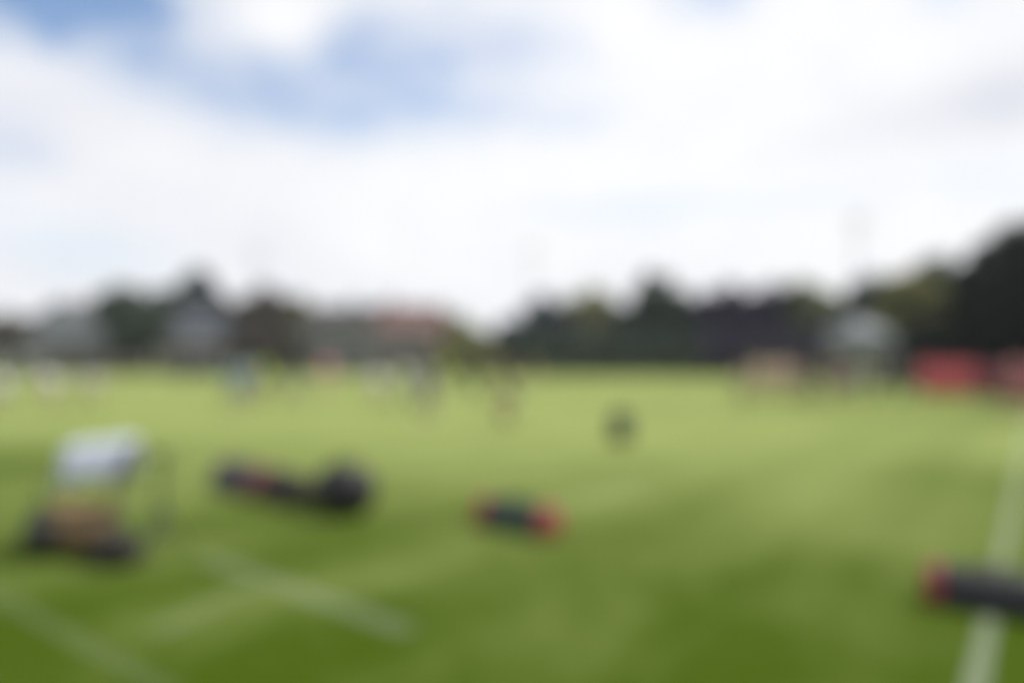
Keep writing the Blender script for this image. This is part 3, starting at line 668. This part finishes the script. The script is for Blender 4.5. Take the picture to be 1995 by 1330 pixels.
dummy((528, 964), (592, 989), .185, M_('brown_black_vinyl', (.030, .025, .018), .85), None, None, 'plain dark padded dummy between the red ended dummy and the black bag')

# black kit bag
def duffel(name, p, L_, r, m, label, rz=0, strap=True, cat='bag', squash=1.0):
    t = thing(name, label, cat, p, rz); bm = bmesh.new()
    seg_ = 22; rows = []; n = 14
    for i in range(n + 1):
        f = i / n; x_ = -L_ / 2 + L_ * f; k = (1 - abs(2 * f - 1) ** 5) ** .4 if 0 < f < 1 else .35; k *= 1 + .03 * math.sin(i * 2.1)
        rows.append([bm.verts.new((x_, math.cos(2 * PI * j / seg_) * r * k, max(.004, r * squash + math.sin(2 * PI * j / seg_) * r * squash * k * (1 + .04 * math.sin(j * 1.7 + i))))) for j in range(seg_)])
    for a, b in zip(rows, rows[1:]):
        for j in range(seg_): bm.faces.new((a[j], a[(j + 1) % seg_], b[(j + 1) % seg_], b[j]))
    bm.faces.new(rows[0]); bm.faces.new(rows[-1]); fin('bag_body', bm, m, t, True)
    z = r * 2 * squash
    for s in (-1, 1):
        bm = bmesh.new(); tube(bm, [(-L_ * .2, s * r * .5, z * .92), (-L_ * .13, s * r * .3, z + .07), (L_ * .13, s * r * .3, z + .07), (L_ * .2, s * r * .5, z * .92)], .011); fin('strap', bm, M_('webbing', (.03, .03, .03), .8), t)
    bm = bmesh.new(); box(bm, (0, 0, z + .003), (L_ * .6, .02, .008)); fin('zip', bm, M_('zip_metal', (.3, .3, .3), .4, metallic=.8), t)
    return t
p = G(660, 1004); duffel('kit_bag', (p.x + .04, p.y + .1, 0), .66, .268, mat('black_nylon', (.007, .007, .007), .55, .2, 9, bump=.2), 'bulky black kit bag on the grass at the right end of the dummy row', R(-25))
# dark backpack in midfield
def backpack():
    p = G(1210, 860); t = thing('backpack', 'dark green backpack standing alone on the grass in midfield', 'bag', (p.x, p.y, 0), R(15)); t.scale = (.86, .86, .88); m = mat('green_nylon', (.022, .035, .022), .7, .2, 9, bump=.2)
    bm = bmesh.new(); box(bm, (0, 0, .35), (.48, .32, .70), bev=.05); fin('bag_body', bm, m, t, True)
    bm = bmesh.new(); box(bm, (0, -.19, .22), (.32, .10, .30), bev=.04); fin('front_pocket', bm, m, t, True)
    bm = bmesh.new(); tube(bm, [(-.06, 0, .69), (-.05, 0, .74), (.05, 0, .74), (.06, 0, .69)], .012); fin('handle', bm, M_('webbing', (.03, .03, .03), .8), t)
    for s in (-1, 1):
        bm = bmesh.new(); tube(bm, [(s * .12, .15, .64), (s * .14, .24, .45), (s * .13, .22, .22), (s * .12, .15, .12)], .018); fin('strap', bm, M_('webbing', (.03, .03, .03), .8), t)
backpack()

# ------------------------------------------------------------------ air: faint haze round the whole scene, sky outside
hz = bpy.data.materials.new('haze'); hz.use_nodes = True; ht = hz.node_tree; ht.nodes.clear()
pv = ht.nodes.new('ShaderNodeVolumePrincipled'); pv.inputs['Color'].default_value = (.88, .94, 1, 1); pv.inputs['Density'].default_value = .00042; pv.inputs['Anisotropy'].default_value = 0
ho = ht.nodes.new('ShaderNodeOutputMaterial'); ht.links.new(pv.outputs[0], ho.inputs['Volume'])
bm = bmesh.new(); box(bm, (0, 1500, 13.5), (5200, 5200, 29)); tag(fin('haze', bm, hz), kind='stuff')

# ------------------------------------------------------------------ folding chair with towel, bags (two added as ground shadow) and stand (near left)
DARKM = mat('dark_steel_tube', (.05, .055, .05), .45, .1, 8, metallic=.4)
def chair():
    p = G(172, 1062); t = thing('folding_chair', 'folding camp chair with tan seat and a pale towel over its back, near left', 'chair', (p.x, p.y, 0), R(14)); t.scale = (1, 1, .93)
    W_, D_ = .56, .48
    for s in (-1, 1):
        bm = bmesh.new(); tube(bm, [(s * W_ / 2, -D_ / 2, 0.01), (s * W_ / 2, D_ / 2, .45), (s * W_ / 2, D_ / 2 + .16, .98)], .013); fin('back_frame', bm, DARKM, t)
        bm = bmesh.new(); tube(bm, [(s * W_ / 2 * .96, D_ / 2, 0.01), (s * W_ / 2 * .96, -D_ / 2, .43)], .013); fin('leg', bm, DARKM, t)
        bm = bmesh.new(); tube(bm, [(s * W_ / 2, -D_ / 2, .43), (s * W_ / 2 * 1.02, -D_ / 2 - .02, .64)], .012); fin('arm_post', bm, DARKM, t)
        bm = bmesh.new(); box(bm, (s * W_ / 2 * 1.02, 0, .65), (.05, D_ + .08, .022), bev=.008); fin('armrest', bm, DARKM, t)
    for s in (-1, 1):
        bm = bmesh.new(); tube(bm, [(-W_ / 2, s * D_ / 2, .03), (W_ / 2, s * D_ / 2, .03)], .011); fin('cross_bar', bm, DARKM, t)
    def sheet(name, f, m, nu=14, nv=10, th=.006, parent=t):
        bm = bmesh.new(); g = [[bm.verts.new(f(i / nu, j / nv)) for i in range(nu + 1)] for j in range(nv + 1)]
        for j in range(nv):
            for i in range(nu): bm.faces.new((g[j][i], g[j][i + 1], g[j + 1][i + 1], g[j + 1][i]))
        o = fin(name, bm, m, parent, True); o.modifiers.new('thick', 'SOLIDIFY').thickness = th; return o
    tan = mat('tan_canvas', (.15, .095, .038), .85, .15, 14, bump=.2)
    sheet('seat', lambda u, v: ((u - .5) * W_, (v - .5) * D_, .44 - .045 * math.sin(PI * u)), tan)
    sheet('seat_flap', lambda u, v: ((u - .5) * W_, -D_ / 2 - .01 - .01 * math.sin(u * 9), .43 - .045 * math.sin(PI * u) - v * .16), tan)
    sheet('backrest', lambda u, v: ((u - .5) * W_, D_ / 2 + .03 + .10 * v + .03 * math.sin(PI * u), .58 + v * .38), M_('back_canvas', (.16, .17, .19), .85))
    tw = thing('towel', 'pale blue white towel draped over the back of the folding chair', 'towel', (p.x, p.y, 0), R(14)); tw.scale = (1, 1, .93)
    prof = [(.185, .64), (.19, .72), (.225, .84), (.262, .955), (.30, 1.01), (.35, 1.03), (.405, 1.005), (.43, .93), (.42, .80), (.415, .66)]
    def f(u, v):
        k = v * (len(prof) - 1); i = min(int(k), len(prof) - 2); q = k - i; y = prof[i][0] * (1 - q) + prof[i + 1][0] * q; z = prof[i][1] * (1 - q) + prof[i + 1][1] * q
        return (-.33 + u * .66 * (.60 + .40 * min(1, v / .42)), y + .014 * math.sin(u * 22 + v * 3) , z - .02 + .07 * (u - .5) + .012 * math.sin(u * 9) + (.09 * math.sin(PI * u) - .08) * (1 if v < .2 else .5))
    sheet('towel_cloth', f, mat('towel_terry', (.50, .54, .62), .95, .06, 30, sheen=.3, bump=.3), 26, 22, .012, tw)
    b = G(172, 1078); duffel('leather_bag', (b.x, b.y, 0), .50, .15, mat('brown_leather', (.105, .066, .022), .8, .25, 7, bump=.2), 'brown leather bag on the grass in front of the folding chair', R(5))
    b = G(98, 1072); duffel('shadow_bag_left', (b.x - .06, b.y + .02, 0), .70, .17, mat('shadow_bag_black', (.012, .014, .008), .7, .2, 9), 'long black bag added as ground shadow left of the folding chair', R(-55))  # dark bag added to stand for the shadow beside the chair
    b = G(232, 1096); duffel('shadow_bag_right', (b.x, b.y - .05, 0), 0.46, .125, mat('shadow_bag_brown', (.02, .016, .010), .7, .2, 9), 'small dark bag added as ground shadow right of the brown leather bag', R(-10))  # second dark bag, added to broaden the ground shadow
    s = G(312, 1078); st = thing('tripod_stand', 'slim grey green tripod stand to the right of the folding chair', 'tripod', (s.x, s.y, 0), R(20))
    gm = mat('grey_green_metal', (.075, .095, .055), .5, .1, 9)
    bm = bmesh.new(); cone(bm, (0, 0, .16), (0, 0, .84), .026, .022, 12); fin('pole', bm, gm, st)
    bm = bmesh.new(); box(bm, (0, 0, .87), (.15, .12, .06), bev=.015); ball(bm, (0, 0, .82), .025); fin('head', bm, gm, st)
    for k in range(3):
        a = k * 2 * PI / 3 + .3; bm = bmesh.new(); tube(bm, [(0.018 * math.cos(a), .018 * math.sin(a), .40), (.23 * math.cos(a), .23 * math.sin(a), .012)], .017); lg = fin('leg', bm, gm, st)
        bm = bmesh.new(); ball(bm, (.23 * math.cos(a), .23 * math.sin(a), .014), .02); fin('rubber_foot', bm, RUB, lg)
chair()
